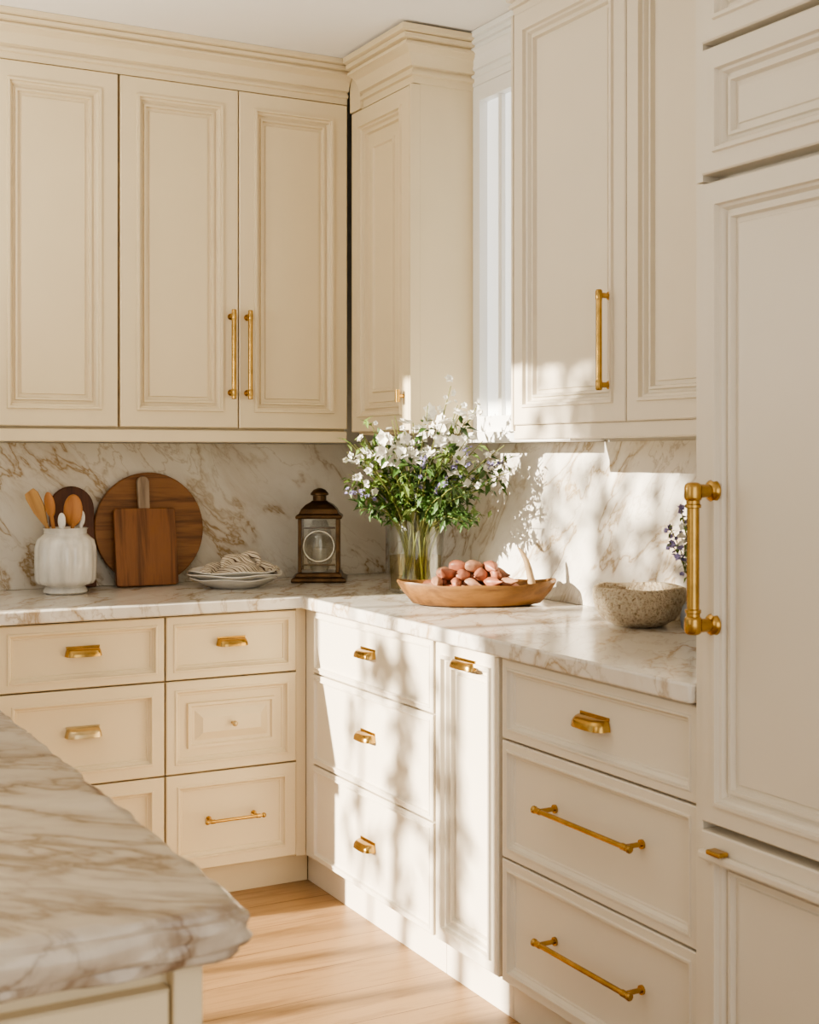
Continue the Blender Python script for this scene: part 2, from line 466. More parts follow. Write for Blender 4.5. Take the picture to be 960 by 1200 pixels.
# uppers on the right wall ---------------------------------------------
rI = upper('right', .353, .792, .31, 'narrow corner wall cabinet with tall panelled door and heavy crown, above the flowers', M_warm, z1=2.555, retr=True, cx0=.085, rail=False, frieze=(.002, .083), ch=.160, cp=.080)
obj('side_panel', box(B(), .432, .439, -.330, -.2955, 1.445, 2.557), M_warm, rI)
dd = obj('door', panel(B(), .010, .429, 1.455, 2.553, -.33, R_door(.050) + [(.130, .018), (.133, .011), (.140, .011), (.144, .018)]), M_warm, rI)
bm = B(); sweep(bm, [(.392, -.33, 1.565), (.392, -.352, 1.565)], .006); sweep(bm, [(.392, -.352, 1.545), (.392, -.352, 1.585)], .008)
obj('knob', bm, M_brass, dd, 40)
# window standing in for a bright strip beside the corner cabinet (frame, pane with added glow, head moulding, sill)
def rb(bm, s0, s1, x0, x1, z0, z1): return box(bm, x0, x1, -s1, -s0, z0, z1)
bm = B()
rb(bm, .794, .835, -.10, -.001, 1.45, 2.57); rb(bm, 1.34, 1.379, -.10, -.001, 1.45, 2.57)
rb(bm, .835, 1.34, -.10, -.001, 1.45, 1.50); rb(bm, .835, 1.34, -.10, -.001, 2.52, 2.57)
w3 = struct('glow_window', bm, M_white)
wp = obj('pane', rb(B(), .836, 1.339, -.07, -.062, 1.501, 2.519), M_frost, w3)
obj('glazing_bar', rb(B(), .925, .945, -.085, -.0705, 1.501, 2.519), M_white, w3)
obj('sill', rb(B(), .794, 1.379, -.13, -.001, 1.415, 1.449), M_white, w3, bevel=.004)
hd_ = obj('head_moulding', crown(B(), .794, 1.379, .10, 2.571, False, False, .155, .05), M_white, w3, 20)
hd_.rotation_euler = (0, 0, -PI / 2)
rK = upper('right', 1.382, 2.512, .31, 'pale double-door wall cabinet with one brass handle beside the refrigerator', M_ivory, z1=2.596, retl=True, ch=.126)
obj('side_panel', box(B(), 0, .009, -.330, -.2955, 1.445, 2.598), M_ivory, rK)
for k in range(2):
    dd = obj('door', panel(B(), .012 + k * .508, .515 + k * .508, 1.458, 2.596, -.33, R_door(.046)), M_ivory, rK)
    if k == 0: obj('handle', bar(B(), (.455, 1.535), (.455, 1.785), -.33, .034, .0078, .014), M_brass, dd, 40)

# refrigerator ----------------------------------------------------------
rL = root_on('right', 2.515, 'refrigerator', 'built-in refrigerator behind cream panels with thick brass door handle', 'refrigerator')
obj('body', box(B(), .022, .92, -.59, -.003, .02, 1.895), M_pale, rL)
obj('side_panel', box(B(), 0, .020, -.632, -.003, 0.001, 1.897), M_pale, rL, bevel=.002)
rings = R_door(.036)
dd = obj('door', panel(B(), .024, .915, .672, 1.893, -.64, rings, t=.048), M_pale, rL)
# straight brass bar with collared, rounded ends on two short posts
bm = B()
hx, za, zb, so = .060, 1.052, 1.306, .050
yb = -.64
seq = []
for s, ze in ((1, za), (-1, zb)):
    part = [(-.0165, .006), (-.0155, .011), (-.0125, .0150), (-.008, .0168), (.012, .0168), (.016, .0158), (.018, .0130), (.024, .0130), (.0255, .0152), (.031, .0152), (.0325, .0118)]
    part = [(ze + s * dz, r) for dz, r in part]
    seq += part if s == 1 else part[::-1]
sweep(bm, [(hx, yb - so, z) for z, r in seq], [r for z, r in seq], 22)
for z in (za, zb):
    sweep(bm, [(hx, yb - so, z), (hx, yb - .012, z), (hx, yb - .010, z), (hx, yb - .006, z), (hx, yb, z)], [.0140, .0125, .0165, .0205, .0215], 22)
obj('handle', bm, M_brass, dd, 50)
fd = obj('freezer_drawer', panel(B(), .024, .915, .06, .655, -.64, rings, t=.048), M_pale, rL)
obj('top_rail', box(B(), .030, .910, -.656, -.6395, .604, .622), M_pale, fd, bevel=.005)
obj('handle', box(B(), .068, .106, -.668, -.643, .6225, .632), M_brass, fd, bevel=.003)
rM = root_on('right', 2.515, 'wall_cabinet', 'cream cabinet of two stacked panels above the refrigerator', 'cabinet')
obj('body', box(B(), 0, .92, -.59, -.003, 1.900, 2.70), M_pale, rM)
obj('side_panel', box(B(), 0, .020, -.632, -.5905, 1.900, 2.60), M_pale, rM)
obj('door', panel(B(), .024, .915, 1.911, 2.150, -.64, rings, t=.048), M_pale, rM)
obj('door', panel(B(), .024, .915, 2.163, 2.600, -.64, rings, t=.048), M_pale, rM)
obj('crown', crown(B(), 0, .92, .62, 2.606, False, True, .12), M_pale, rM, 20)

# worktop and backsplashes -------------------------------------------------
def slab(pts, z0, z1):
    bm = B()
    lo = [bm.verts.new((x, y, z0)) for x, y in pts]; hi = [bm.verts.new((x, y, z1)) for x, y in pts]
    bm.faces.new(lo[::-1]); bm.faces.new(hi)
    for k in range(len(pts)):
        j = (k + 1) % len(pts)
        bm.faces.new((lo[k], lo[j], hi[j], hi[k]))
    return bm
tag(obj('worktop', slab([(-2.42, -.001), (-.001, -.001), (-.001, -2.512), (-.645, -2.512), (-.645, -.645), (-2.42, -.645)], .8905, .930), M_top, None, 30, .006, 3),
    'L-shaped cream marble worktop with tan veins over both runs of base cabinets', 'worktop')
CT = .930
tag(obj('backsplash', box(B(), -2.42, -.017, -.016, -.001, CT + .0005, 1.417), M_marble, None, bevel=.001), 'marble backsplash with golden veins behind the cutting boards and lantern', 'backsplash')
tag(obj('backsplash', box(B(), -.016, -.001, -2.511, -.001, CT + .0005, 1.414), M_marble2, None, bevel=.001), 'marble backsplash behind the flowers and speckled bowl, streaked with sunlight', 'backsplash')

# island ------------------------------------------------------------------
IX0, IX1, IY0, IY1 = -2.95, -1.862, -3.31, -1.98
isl = thing('kitchen_island', 'cream kitchen island base in the left foreground', 'island', ((IX0 + IX1) / 2, (IY0 + IY1) / 2, 0))
hw, hd = (IX1 - IX0) / 2 - .045, (IY1 - IY0) / 2 - .065
obj('body', box(B(), -hw, hw, -hd, hd, .08, .871), M_warm, isl)
obj('plinth', box(B(), -hw + .04, hw - .04, -hd + .04, hd - .04, .0005, .079), M_warm, isl)
bm = B(); panel(bm, -hw + .002, hw - .03, .10, .845, -hd - .02, R_door(.06), t=.02); obj('end_panel', bm, M_warm, isl)
obj('corner_post', box(B(), hw - .027, hw + .004, -hd - .022, -hd + .01, .08, .871), M_warm, isl, bevel=.003)
def rrect(x0, x1, y0, y1, r, n=6, m=70):
    cs = []
    for cx, cy, a0 in ((x1 - r, y1 - r, 0), (x0 + r, y1 - r, PI / 2), (x0 + r, y0 + r, PI), (x1 - r, y0 + r, 1.5 * PI)):
        cs.append([(cx + r * math.cos(a0 + PI / 2 * k / n), cy + r * math.sin(a0 + PI / 2 * k / n)) for k in range(n + 1)])
    pts = []
    for i in range(4):
        pts += cs[i]
        p, q = cs[i][-1], cs[(i + 1) % 4][0]
        pts += [(p[0] + (q[0] - p[0]) * k / m, p[1] + (q[1] - p[1]) * k / m) for k in range(1, m)]
    return pts
# hand-worked stepped edge: stacked outlines of changing inset, uneven like worn stone
bm = B()
prof = [(.034, .8715), (.021, .8715), (.015, .874), (.012, .879), (.012, .885), (.006, .888), (.002, .894), (.001, .901), (.000, .908), (.001, .914), (.003, .918), (.008, .920), (.009, .925), (.013, .929), (.024, .930)]
cxm, cym = (IX0 + IX1) / 2, (IY0 + IY1) / 2
loops = []
for i, z in prof:
    L = []
    for x, y in rrect(IX0 + i, IX1 - i, IY0 + i, IY1 - i, .026):
        e = 0 if i >= .022 else mn.noise(Vector((x * 16, y * 16, z * 55))) * .0075 + mn.noise(Vector((x * 48, y * 48, z * 90))) * .0032
        dx, dy = x - cxm, y - cym
        fx = math.copysign(1, dx) if abs(abs(dx) - (IX1 - IX0) / 2) < .05 else 0
        fy = math.copysign(1, dy) if abs(abs(dy) - (IY1 - IY0) / 2) < .05 else 0
        L.append(bm.verts.new((x + fx * e, y + fy * e, z)))
    loops.append(L)
for a, b2 in zip(loops, loops[1:]):
    for k in range(len(a)):
        j = (k + 1) % len(a)
        bm.faces.new((a[k], a[j], b2[j], b2[k]))
bm.faces.new(loops[0][::-1]); bm.faces.new(loops[-1])
tag(obj('worktop', bm, M_isl, None, 35), 'thick brown-veined marble island top in the left foreground', 'worktop')

# ------------------------------------------------------------------ things on the worktop
RGT = Vector((.88, -.475, 0)); FWD = Vector((.475, .88, 0))
# utensil crock
CK = Vector((-1.276, -.20, CT))
t = thing('utensil_crock', 'white glazed ceramic crock holding utensils at the left end of the worktop', 'crock', CK)
prof = [(0, .001), (.066, .001), (.071, .006), (.069, .014), (.062, .022), (.066, .027), (.089, .033), (.0965, .046), (.098, .10), (.097, .150), (.091, .172), (.076, .186), (.068, .193), (.069, .206), (.073, .210),
        (.069, .212), (.063, .206), (.062, .19), (.082, .165), (.0865, .14), (.0855, .05), (.05, .034), (0, .034)]
obj('body', lathe(B(), prof, seg=84, fn=lambda r, z, a: (r * (1 + .034 * abs(math.cos(7 * a)) - .020) if r > .0875 else r, z)), M_crock, t, 50)

def utensil(name, label, cat, top, base_xy, mat, head, group=None, flat=False):
    a = CK + Vector((base_xy[0], base_xy[1], .044)); b2 = CK + Vector(top)
    d3 = (b2 - a); L = d3.length
    zc = d3.normalized(); xc = (RGT - zc * RGT.dot(zc)).normalized(); yc = zc.cross(xc)   # the broad side of the head faces the room
    rot = Matrix((xc, yc, zc)).transposed().to_euler()
    t = thing(name, label, cat, a, rot, group)
    hl, hwid, ht = head
    obj('handle', sweep(B(), [(0, 0, 0), (0, 0, L - hl + .012)], [.006, .0065], 8), mat, t, 50)
    if flat:
        pts = [(-.007, 0), (.007, 0), (hwid * .5, hl * .45), (hwid * .5, hl * .86), (hwid * .3, hl), (-hwid * .42, hl * .93), (-hwid * .5, hl * .8), (-hwid * .42, hl * .4)]
        bm = B()
        f = [bm.verts.new((x, -ht / 2, L - hl + z)) for x, z in pts]; b3 = [bm.verts.new((x, ht / 2, L - hl + z)) for x, z in pts]
        bm.faces.new(f); bm.faces.new(b3[::-1])
        for k in range(len(pts)):
            j = (k + 1) % len(pts); bm.faces.new((f[k], b3[k], b3[j], f[j]))
        obj('head', bm, mat, t, None, .003)
    else:
        obj('head', ball(B(), (0, 0, L - hl / 2), 1, (hwid / 2, ht / 2, hl / 2), u=16, v=12), mat, t, 60)
utensil('wooden_spatula', 'pale wooden spatula leaning left out of the white crock', 'utensil', (-.112, .018, .335), (.026, .020), M_spoon, (.125, .046, .010), None, True)
utensil('wooden_spoon', 'broad orange-brown wooden spoon upright in the middle of the white crock', 'utensil', (.018, -.03, .320), (.010, -.03), M_orange, (.105, .062, .018))
utensil('wooden_spoon', 'slim wooden spoon just right of the leaning spatula in the white crock', 'utensil', (-.060, -.012, .328), (-.012, .0), M_orange, (.084, .034, .012))
for q, (tx, ty, tz) in enumerate(((-.024, -.046, .262), (.046, -.022, .268), (.050, .022, .260))):
    utensil('ceramic_spoon', ['white ceramic spoon handle at the left of the white crock', 'white ceramic spoon handle right of the broad wooden spoon', 'rightmost white ceramic spoon handle in the white crock'][q], 'utensil', (tx, ty, tz), (tx * .8, ty * .9), M_cer, (.055, .026, .012), 'white spoons in the crock')

# boards leaning on the backsplash
def board(pts, th):
    bm = B()
    f = [bm.verts.new((x, -th / 2, z)) for x, z in pts]; b2 = [bm.verts.new((x, th / 2, z)) for x, z in pts]
    bm.faces.new(f); bm.faces.new(b2[::-1])
    for k in range(len(pts)):
        j = (k + 1) % len(pts)
        bm.faces.new((f[k], b2[k], b2[j], f[j]))
    return bm
def lean(name, label, x, y, ang, th):
    return thing(name, label, 'cutting board', (x, y, CT + .002 + th / 2 * math.sin(ang)), (-ang, 0, 0))
t = lean('cutting_board', 'dark walnut round-topped board behind the white crock', -1.215, -.068, .13, .018)
pts = [(-.075, 0), (.075, 0)] + [(.075 * math.cos(PI * k / 16), .265 + .075 * math.sin(PI * k / 16)) for k in range(17)]
obj('board', board(pts, .018), M_walnut, t, bevel=.004)
t = lean('cutting_board', 'large round brown wooden board leaning on the backsplash', -.950, -.062, .085, .022)
pts = [(.192 * math.cos(2 * PI * k / 56), .192 + .192 * math.sin(2 * PI * k / 56)) for k in range(56)]
obj('board', board(pts, .022), M_round, t, bevel=.004)
t = lean('cutting_board', 'rectangular reddish cutting board with handle, in front of the round board', -.978, -.118, .160, .020)
pts = []
W2 = .096
for cx, cz, a0 in ((W2, .012, -PI / 2), (W2, .252, 0), (-W2, .252, PI / 2), (-W2, .012, PI)):
    for k in range(5):
        a = a0 + PI / 2 * k / 4
        pts.append((cx + .012 * math.cos(a), cz + .012 * math.sin(a)))
bd = obj('board', board(pts, .020), M_mahog, t, bevel=.003)
pts = [(-.019, .259), (.019, .259), (.021, .345)] + [(.021 * math.cos(PI * k / 8), .355 + .019 * math.sin(PI * k / 8)) for k in range(9)] + [(-.021, .345)]
obj('handle', board(pts, .017), M_grey_wood, t, bevel=.003)

# plates and napkin
PX, PY = -.722, -.262
z = CT + .0005
for q, (r, hh, off) in enumerate(((.150, .032, 0), (.162, .032, .004), (.150, .028, -.004))):
    lab = ['bottom white plate in the stack beside the lantern', 'middle white plate in the stack, the widest', 'top white plate of the stack, under the striped napkin'][q]
    prof = [(0, .002), (r * .55, .000), (r * .58, .004), (r * .72, .010), (r * .96, hh - .003), (r, hh), (r * .985, hh + .003), (r * .94, hh + .001), (r * .70, .0145), (r * .55, .008), (0, .008)]
    fn = lambda rr, zz, a, R=r, ph=q: (rr * (1 + .012 * math.sin(7 * a + ph)) if rr > R * .8 else rr, zz + (.0025 * math.sin(5 * a + 2 * ph) if rr > R * .8 else 0))
    o = tag(obj('plate', lathe(B(), prof, seg=56, fn=fn), M_cer, None, 60), lab, 'plate', 'stacked white plates')
    o.location = (PX + off, PY, z)
    z += .0142
z += -.0142 + .0085
# crumpled napkin: overlapping looped folds grown into one cloth surface
bm = B()
for (cx, cy, a0, a1, R, rr, zz) in ((-.050, 0, .3, 3.6, .046, .020, .026), (.055, -.012, -.6, 2.7, .044, .019, .028), (.0, -.020, .2, 3.2, .040, .020, .054), (.0, .022, -2.9, -.1, .055, .020, .024),
                                    (-.095, -.008, 1.2, 4.2, .024, .014, .018), (.105, .0, -1.4, 1.6, .024, .013, .017), (.028, .0, -.4, 2.4, .034, .015, .068), (-.03, -.03, .4, 3.0, .03, .013, .062)):
    n = 14
    P = [(cx + R * 1.3 * math.cos(a0 + (a1 - a0) * k / n), cy + R * .8 * math.sin(a0 + (a1 - a0) * k / n), max(.012, zz * (.5 + .5 * math.sin(PI * k / n)))) for k in range(n + 1)]
    sweep(bm, P, [rr * (.35 + .65 * math.sin(PI * (k + .6) / (n + 1.2))) for k in range(n + 1)], 12)
lathe(bm, [(0, .004), (.075, .004), (.082, .010), (.05, .018), (0, .030)], seg=24, sx=1.2, sy=.75)
for v in bm.verts: v.co.z = max(v.co.z, .003)
o = tag(obj('napkin', bm, M_stripe, None, 60), 'bunched brown-striped linen napkin on top of the white plates', 'napkin')
rm = o.modifiers.new('cloth', 'REMESH'); rm.mode = 'VOXEL'; rm.voxel_size = .0026; rm.use_smooth_shade = True
sm = o.modifiers.new('soft', 'SMOOTH'); sm.iterations = 3; sm.factor = .5
o.location = (PX + .016, PY, z)

# lantern
t = thing('lantern', 'dark bronze lantern with glass sides and domed roof beside the plates', 'lantern', (-.372, -.19, CT + .0005), (0, 0, math.radians(-27)))
r2 = math.sqrt(2)
def sq(bm, prof): return lathe(bm, [(r * r2, z) for r, z in prof], seg=4, rot0=PI / 4)
obj('base', sq(B(), [(0, 0), (.094, 0), (.097, .006), (.094, .014), (.082, .020), (.078, .030), (.072, .034), (0, .034)]), M_bronze, t, bevel=.002)
for sx in (-1, 1):
    for sy in (-1, 1):
        obj('post', box(B(), sx * .066 - .0065, sx * .066 + .0065, sy * .066 - .0065, sy * .066 + .0065, .034, .222), M_bronze, t, bevel=.002)
bm = B()
for sgn in (-1, 1):
    box(bm, -.0594, .0594, sgn * .066 - .0012, sgn * .066 + .0012, .034, .222)
    box(bm, sgn * .066 - .0012, sgn * .066 + .0012, -.0594, .0594, .034, .222)
obj('glass', bm, M_glass2, t)
obj('roof', sq(B(), [(0, .222), (.080, .222), (.082, .228), (.079, .234), (.070, .240), (.062, .256), (.048, .270), (.030, .280), (.026, .284), (0, .284)]), M_bronze, t, bevel=.002)
obj('chimney_cap', lathe(B(), [(0, .284), (.024, .284), (.024, .302), (.032, .304), (.032, .310), (.022, .322), (.008, .328), (0, .329)], seg=20), M_bronze, t, 40)
bm = B()
sweep(bm, [(.054 * math.cos(2 * PI * k / 36), -.058, .125 + .054 * math.sin(2 * PI * k / 36)) for k in range(37)], .0055, 8)
obj('ring', bm, M_steel, t, 60)
for zz in (.060, .190):
    obj('guard_wire', sweep(B(), [(-.058, -.0585, zz), (.058, -.0585, zz)], .0035, 8), M_bronze, t, 60)
obj('candle', lathe(B(), [(0, .034), (.026, .034), (.026, .112), (.022, .116), (0, .114)], seg=20), M_cer, t, 40)
obj('chimney_glass', lathe(B(), [(.030, .036), (.044, .07), (.050, .125), (.040, .18), (.026, .215), (.024, .215), (.038, .18), (.048, .125), (.042, .07), (.028, .036)], seg=28), M_glass2, t, 60)

# glass vase and bouquet
VX, VY = -.262, -.70
t = thing('glass_vase', 'clear glass cylinder vase holding the bouquet in the corner', 'vase', (VX, VY, CT + .0005))
prof = [(0, .0), (.078, .0), (.086, .004), (.089, .10), (.094, .232), (.0925, .235), (.091, .232), (.085, .10), (.080, .012), (0, .010)]
obj('body', lathe(B(), prof, seg=36), M_glass, t, 40)
obj('water', lathe(B(), [(0, .0115), (.0790, .0125), (.0840, .10), (.0845, .118), (0, .118)], seg=36), M_water, t, 40)

def okp(p):
    if p.x > -.045: return False
    if p.z > 1.385 and p.x > -.42 and p.y > -.83: return False
    if p.z > 1.385 and p.x > -.17: return False
    if p.z > 1.385 and p.y > -.45: return False
    return True
def leaf(bm, p, d, n, L, W):
    d = d.normalized(); s = d.cross(n)
    if s.length < 1e-3: s = d.orthogonal()
    s.normalize(); n = s.cross(d)
    v0 = bm.verts.new(p); v1 = bm.verts.new(p + d * L * .42 + s * W / 2 + n * W * .12); v2 = bm.verts.new(p + d * L * .42 - s * W / 2 + n * W * .12)
    m = bm.verts.new(p + d * L * .5 - n * W * .05); v3 = bm.verts.new(p + d * L - n * L * .18)
    bm.faces.new((v0, v1, m)); bm.faces.new((v1, v3, m)); bm.faces.new((v0, m, v2)); bm.faces.new((m, v3, v2))
def rv():
    while True:
        v = Vector((random.uniform(-1, 1), random.uniform(-1, 1), random.uniform(-1, 1)))
        if .05 < v.length < 1: return v.normalized()
def blossom(bm, p, ax, r, n=5):
    ax = ax.normalized(); u = ax.orthogonal().normalized(); w = ax.cross(u)
    for lay in range(2):
        for k in range(n):
            a = 2 * PI * (k + .5 * lay) / n + random.uniform(-.15, .15)
            d = (u * math.cos(a) + w * math.sin(a)) + ax * (.35 + .6 * lay)
            leaf(bm, p, d, ax, r * (1 - .15 * lay), r * 1.1)
BC = Vector((-.315, -.875, 1.325))
def curve_pts(a, b2, neck, n=8):
    out = []
    for i in range(n + 1):
        s = i / n
        out.append((1 - s) ** 2 * a + 2 * s * (1 - s) * neck + s * s * b2)
    return out
o0 = Vector((VX, VY, CT + .014))
bouquet = thing('flower_bouquet', 'loose bouquet of white and lilac flowers with green leaves in the glass vase', 'flowers', o0)
def flower(kind, tip, big=False):
    ang = random.uniform(0, 2 * PI); rb_ = random.uniform(.005, .055)
    a = Vector((rb_ * math.cos(ang), rb_ * math.sin(ang), 0))
    tl = tip - o0
    lean_dir = Vector((tl.x, tl.y, 0)); lean_dir = lean_dir / max(lean_dir.length, .001)
    neck = Vector((lean_dir.x * .045, lean_dir.y * .045, .29))
    P = curve_pts(a, tl, neck)
    st = obj({'white': 'white_flower', 'green': 'leafy_sprig', 'lilac': 'lilac_flower'}[kind], sweep(B(), P, [.0030] * 6 + [.0022, .0018, .0012], 6), M_stem, bouquet, 60)
    lv = B(); nl = {'white': 14, 'green': 42, 'lilac': 20}[kind]
    for q in range(nl):
        s = random.uniform(.50, 1.0) if kind == 'green' else random.uniform(.52, .92)
        i = min(int(s * 8), 7); f = s * 8 - i
        p = P[i].lerp(P[i + 1], f)
        d = (P[i + 1] - P[i]).normalized() * .5 + rv()
        p2 = p + rv() * random.uniform(0, .034 if kind == 'green' else .012)
        L = random.uniform(.022, .050)
        if p2.z < .215 or not okp(o0 + p2 + d.normalized() * L) or not okp(o0 + p2): continue
        leaf(lv, p2, d, (Vector((0, 0, 1)) + rv() * .6), L, L * random.uniform(.32, .48))
    if len(lv.faces): obj('leaves', lv, M_leaf if random.random() < .62 else M_leaf2, st)
    if kind != 'green':
        fl = B()
        nb = (5 if big else 7) if kind == 'white' else 13
        for q in range(nb):
            s = 1 - random.random() ** 1.2 * (.22 if kind == 'white' else .3)
            i = min(int(s * 8), 7); f = s * 8 - i
            p = P[i].lerp(P[i + 1], f) + rv() * (random.uniform(.006, .040) if kind == 'white' else random.uniform(.002, .016))
            if not okp(o0 + p): continue
            r = random.uniform(.006, .009) if kind == 'lilac' else (random.uniform(.021, .032) if big else random.uniform(.009, .017))
            blossom(fl, p, (rv() * .8 + Vector((-.35, -.6, .5))), r)
        if len(fl.faces): obj('blossoms', fl, M_petal if kind == 'white' else M_lilac, st)
def tips(n, rx, rd, rz, zlo, zhi):
    out = []
    while len(out) < n:
        v = rv()
        if not (zlo <= v.z <= zhi): continue
        p = BC + RGT * v.x * rx + FWD * v.y * rd + Vector((0, 0, v.z * rz))
        if okp(p): out.append(p)
    return out
for p in tips(24, .255, .18, .215, -.80, .75): flower('green', p)
for a, b3, c in ((0, 0, -.06), (-.08, -.08, -.04), (.09, -.08, -.05), (.0, -.12, .02), (-.10, -.12, .06), (.08, -.12, .06)): flower('green', BC + RGT * a + FWD * b3 + Vector((0, 0, c)))
for p in tips(9, .25, .17, .255, .15, 1.0): flower('white', p)
for a, b3, c in ((-.20, -.05, .10), (-.245, 0, -.01), (-.25, -.02, .06), (.235, -.08, .08), (.25, -.1, .0), (.07, -.12, .26), (.15, -.12, .20)):
    flower('white', BC + RGT * a + FWD * b3 + Vector((0, 0, c)))
for a, b3, c in ((-.07, -.14, .12), (.045, -.14, .15), (.12, -.12, .10), (-.15, -.13, .09), (.0, -.13, .20), (-.10, -.13, .17), (.10, -.13, .18), (.02, -.15, .10)):
    flower('white', BC + RGT * a + FWD * b3 + Vector((0, 0, c)), True)
for p in tips(8, .275, .15, .23, -.35, .7): flower('lilac', p)

# wooden tray with shallots and horn handle
TX, TY = -.285, -1.125
ta = math.radians(-26)
t = thing('wooden_tray', 'long oval carved wooden tray with curved horn handle in front of the flowers', 'tray', (TX, TY, CT + .0005), (0, 0, ta))
prof = [(0, .000), (.66, .000), (.80, .006), (.93, .032), (1.0, .060), (.985, .066), (.95, .064), (.84, .034), (.68, .014), (0, .012)]
fn = lambda r, z, a: (r * (1 + .02 * math.sin(3 * a) + .006 * math.sin(9 * a)), z + (.010 * math.cos(a) ** 4 + .0015 * math.sin(7 * a) if z > .02 and r > .8 else 0))
obj('bowl', lathe(B(), prof, seg=72, sx=.238, sy=.108, fn=fn), M_tray, t, 50)
hp = [(.122, 0, .170), (.128, 0, .164), (.138, 0, .150), (.147, 0, .130), (.155, 0, .104), (.161, 0, .076), (.164, 0, .048), (.163, 0, .020)]
obj('handle', sweep(B(), hp, [.0018, .0045, .0068, .0085, .0100, .0115, .0135, .0155], 14), M_horn, t, 60, label='curved tan horn handle')
lay = []
for l, (nu, nv, u0, u1, v0, v1) in enumerate(((6, 3, -.136, .100, -.043, .043), (5, 3, -.112, .082, -.034, .034), (4, 2, -.088, .060, -.016, .016), (3, 1, -.060, .034, 0, 0))):
    for i in range(nu):
        for j in range(nv):
            u = u0 + (u1 - u0) * i / (nu - 1); v = v0 + ((v1 - v0) * j / (nv - 1) if nv > 1 else 0)
            if l == 0 and i in (0, nu - 1): v *= .62
            lay.append((u + random.uniform(-.006, .006), v + random.uniform(-.003, .003), l))
cR, sR = math.cos(ta), math.sin(ta)
for q, (u, v, l) in enumerate(lay):
    bm = B()
    prof = [(0, -.024), (.008, -.0225), (.0145, -.015), (.018, -.003), (.0165, .008), (.0125, .017), (.0065, .0245), (.0035, .030), (.0022, .035), (0, .036)]
    s1, s2 = random.uniform(.90, 1.15), random.uniform(.95, 1.35)
    ph = random.uniform(0, 6)
    lathe(bm, [(r * s1, z * s2) for r, z in prof], seg=16, fn=lambda r, z, a: (r * (1 + .15 * math.sin(2 * a + ph) + .08 * math.sin(5 * a + z * 60)), z))
    for vv in bm.verts: vv.co.x += .4 * abs(vv.co.z) * math.sin(ph)
    e = Euler((random.uniform(1.25, 1.85), random.uniform(-.5, .5), random.uniform(0, 6.28)))
    bmesh.ops.transform(bm, matrix=e.to_matrix().to_4x4(), verts=bm.verts[:])
    o = tag(obj('shallot', bm, M_shal if q % 2 else M_shal2, None, 60), 'small pinkish brown shallot piled in the wooden tray', 'vegetable', 'shallots in the wooden tray')
    edge = (u / .242) ** 2 + (v / .108) ** 2
    o.location = (TX + u * cR - v * sR, TY + u * sR + v * cR, CT + .0420 + l * .0240 + (.027 if l == 0 else .010) * edge)

# speckled bowl
o = tag(obj('bowl', lathe(B(), [(0, 0), (.056, 0), (.066, .003), (.096, .020), (.113, .044), (.120, .072), (.1205, .092), (.1185, .100), (.114, .103), (.108, .101), (.106, .092), (.105, .072), (.097, .048), (.080, .030), (.05, .018), (0, .016)], seg=64,
          fn=lambda r, z, a: (r * (1 + .010 * math.sin(3 * a + z * 30) + .006 * math.sin(11 * a)), z + (.002 * math.sin(4 * a) if z > .08 else 0))), M_speck, None, 60),
        'rough cream bowl speckled with brown near the refrigerator', 'bowl')
o.location = (-.165, -1.742, CT + .0005)

# small vase with sprig beside the bowl
sv = Vector((-.118, -1.905, CT + .0005))
t = thing('bud_vase', 'small blue-grey bud vase half hidden behind the refrigerator handle', 'vase', sv)
obj('body', lathe(B(), [(0, 0), (.026, 0), (.032, .008), (.036, .035), (.030, .062), (.016, .080), (.014, .095), (.017, .100), (.013, .100), (.011, .085), (.024, .06), (.030, .035), (.024, .01), (0, .008)], seg=24), M_greyv, t, 50)
s0_ = sv + Vector((0, 0, .012))
t = thing('flower_bunch', 'thin sprigs of pale blue flowers in the small bud vase', 'flowers', s0_)
for q in range(5):
    tip = Vector((random.uniform(-.06, .03), random.uniform(.0, .10), random.uniform(.19, .31)))
    P = curve_pts(Vector((0, 0, 0)), tip, Vector((0, 0, .14)))
    st = obj('flower_sprig', sweep(B(), P, .0013, 6), M_stem, t, 60)
    fl, lv = B(), B()
    for k in range(11):
        s = random.uniform(.55, 1); i = min(int(s * 8), 7)
        p = P[i].lerp(P[i + 1], s * 8 - i) + rv() * .012
        blossom(fl, p, rv() + Vector((-.3, -.6, .4)), random.uniform(.007, .012))
        s = random.uniform(.45, 1); i = min(int(s * 8), 7)
        p = P[i].lerp(P[i + 1], s * 8 - i) + rv() * .004
        if p.z > .095: leaf(lv, p, rv() + Vector((0, 0, .3)), Vector((0, 0, 1)), .022, .010)
    obj('blossoms', fl, M_petal if q % 2 else M_lilac, st)
    obj('leaves', lv, M_leaf2, st)

# ------------------------------------------------------------------ ground, and a tree added to dapple the sun, outside the left window
g = struct('ground', box(B(), -14, XL - .1, -8, 8, -.3, -.05), M_ground)
TR = Vector((-6.4, -.45, -.05))
t = thing('dapple_tree', 'unseen slender multi-stemmed tree added outside the side window to dapple the sun', 'tree', TR)
def stem_at(yb_, yt, r, z1=4.2):
    obj('trunk', sweep(B(), [(0, (yb_ - TR.y) * .35, 0), (.02, (yb_ - TR.y) * .9, .9), (0, yb_ - TR.y, 1.6), (.01, (yb_ * .5 + yt * .5) - TR.y, 2.7), (0, yt - TR.y, z1)], [r * 1.1, r, r, r * .9, r * .5], 10), M_bark, t, 60)
stem_at(-.30, -.36, .012); stem_at(-.50, -.66, .024); stem_at(-.82, -.90, .026); stem_at(-1.08, -1.06, .03)
bm = B()
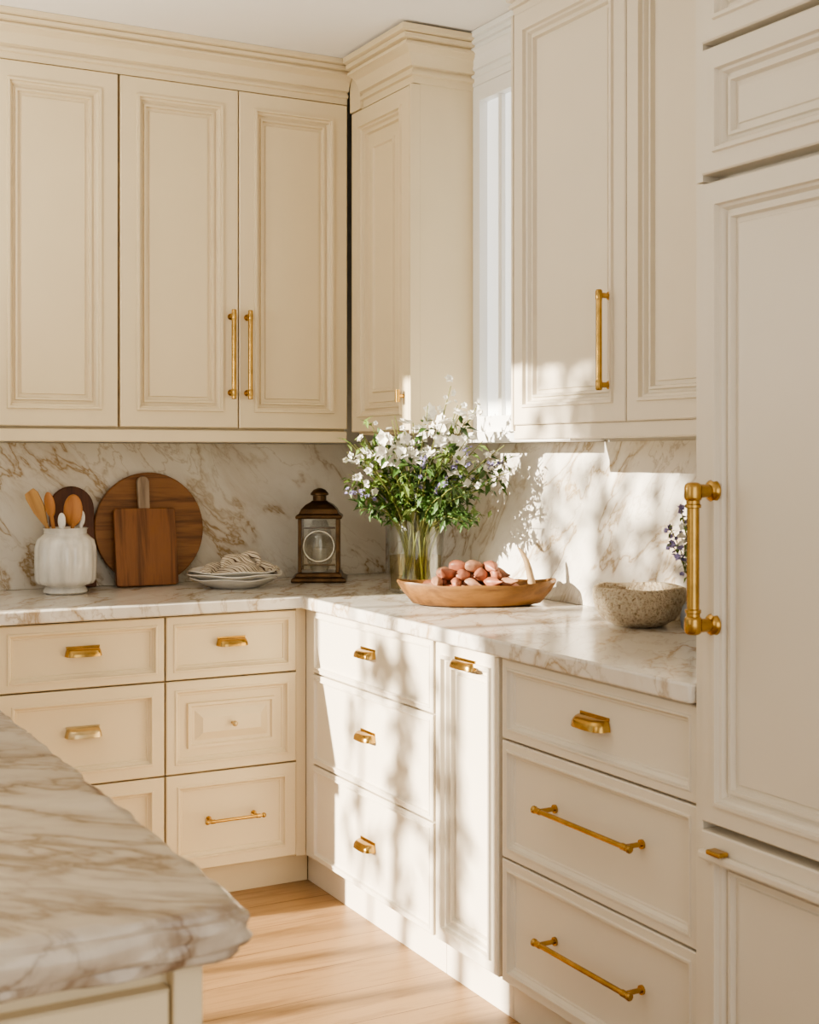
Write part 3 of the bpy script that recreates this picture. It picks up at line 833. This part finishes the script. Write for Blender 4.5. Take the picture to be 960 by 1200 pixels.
# leaf clusters placed for the shadows they cast, in world (y, z) of the tree's plane, with radii and leaf counts
for (cy, cz, ry, rz, n) in ((-.46, 2.56, .18, .10, 36), (-.58, 2.25, .08, .34, 44), (-.84, 2.20, .07, .38, 50), (-.36, 3.10, .07, .24, 28), (-.26, 2.25, .05, .3, 14), (-.42, 2.0, .08, .10, 8),
                            (-1.02, 3.40, .13, .26, 66), (-1.02, 2.95, .12, .25, 56), (-.64, 3.05, .09, .26, 44), (-.84, 3.05, .10, .24, 44), (-.50, 3.2, .08, .15, 14), (-.86, 3.75, .25, .12, 50), (-.42, 3.75, .25, .14, 40), (-.80, 3.42, .10, .10, 10)):
    c = Vector((0, cy, cz)) - Vector((0, TR.y, TR.z))
    for k in range(n):
        v = rv() * random.random() ** .5
        p = c + Vector((v.x * .2, v.y * ry, v.z * rz))
        leaf(bm, p, rv() + Vector((0, 0, -.6)), rv(), random.uniform(.08, .14), random.uniform(.05, .08))
obj('foliage', bm, M_leaft, t)

# ------------------------------------------------------------------ light
def light(name, kind, loc, direction, energy, color, **k):
    L = bpy.data.lights.new(name, kind); L.energy = energy; L.color = color
    for a, v in k.items(): setattr(L, a, v)
    o = bpy.data.objects.new(name, L); COL.objects.link(o)
    o.location = loc; o.rotation_euler = Vector(direction).to_track_quat('-Z', 'Y').to_euler()
    return o
light('sun', 'SUN', (-8, 0, 4), (1, -.12, -.306), 18, (1.0, .90, .73), angle=math.radians(.6))
light('front_fill', 'AREA', (-1.8, YF + .03, 1.4), (0, 1, 0), 29, (1.0, .91, .77), shape='RECTANGLE', size=2.5, size_y=2.2)  # added fill lamp behind the camera, brightens the back run
light('side_fill', 'AREA', (XL + .02, -2.6, 1.7), (1, .25, 0), 10.5, (1, .96, .90), shape='RECTANGLE', size=1.6, size_y=1.6)  # added fill lamp against solid left wall, brings out the mouldings
light('ceiling_fill', 'AREA', (-2.35, -1.25, 1.72), (.42, .0, 1), 19, (1.0, .94, .85), shape='RECTANGLE', size=.6, size_y=.6)  # added off-camera lamp to brighten the ceiling, no fixture stands here
w = bpy.data.worlds.new('sky'); SC.world = w; w.use_nodes = True
w.node_tree.nodes['Background'].inputs['Color'].default_value = (.85, .92, 1, 1)
w.node_tree.nodes['Background'].inputs['Strength'].default_value = .8
try:
    SC.view_settings.view_transform = 'AgX'
    SC.view_settings.look = 'AgX - Medium High Contrast'
except Exception as e:
    print('look', e)

# ------------------------------------------------------------------ camera
cam = bpy.data.cameras.new('camera'); co = bpy.data.objects.new('camera', cam); COL.objects.link(co)
cam.sensor_fit = 'HORIZONTAL'; cam.sensor_width = 36; cam.lens = 1575 * 36 / 960
cam.shift_y = -65 / 960
co.location = (-2.359, -4.545, 1.371)
co.rotation_euler = (PI / 2, 0, -math.atan(850 / 1575))
cam.dof.use_dof = True; cam.dof.focus_distance = 4.0; cam.dof.aperture_fstop = 11
cam.clip_start = .05
SC.camera = co
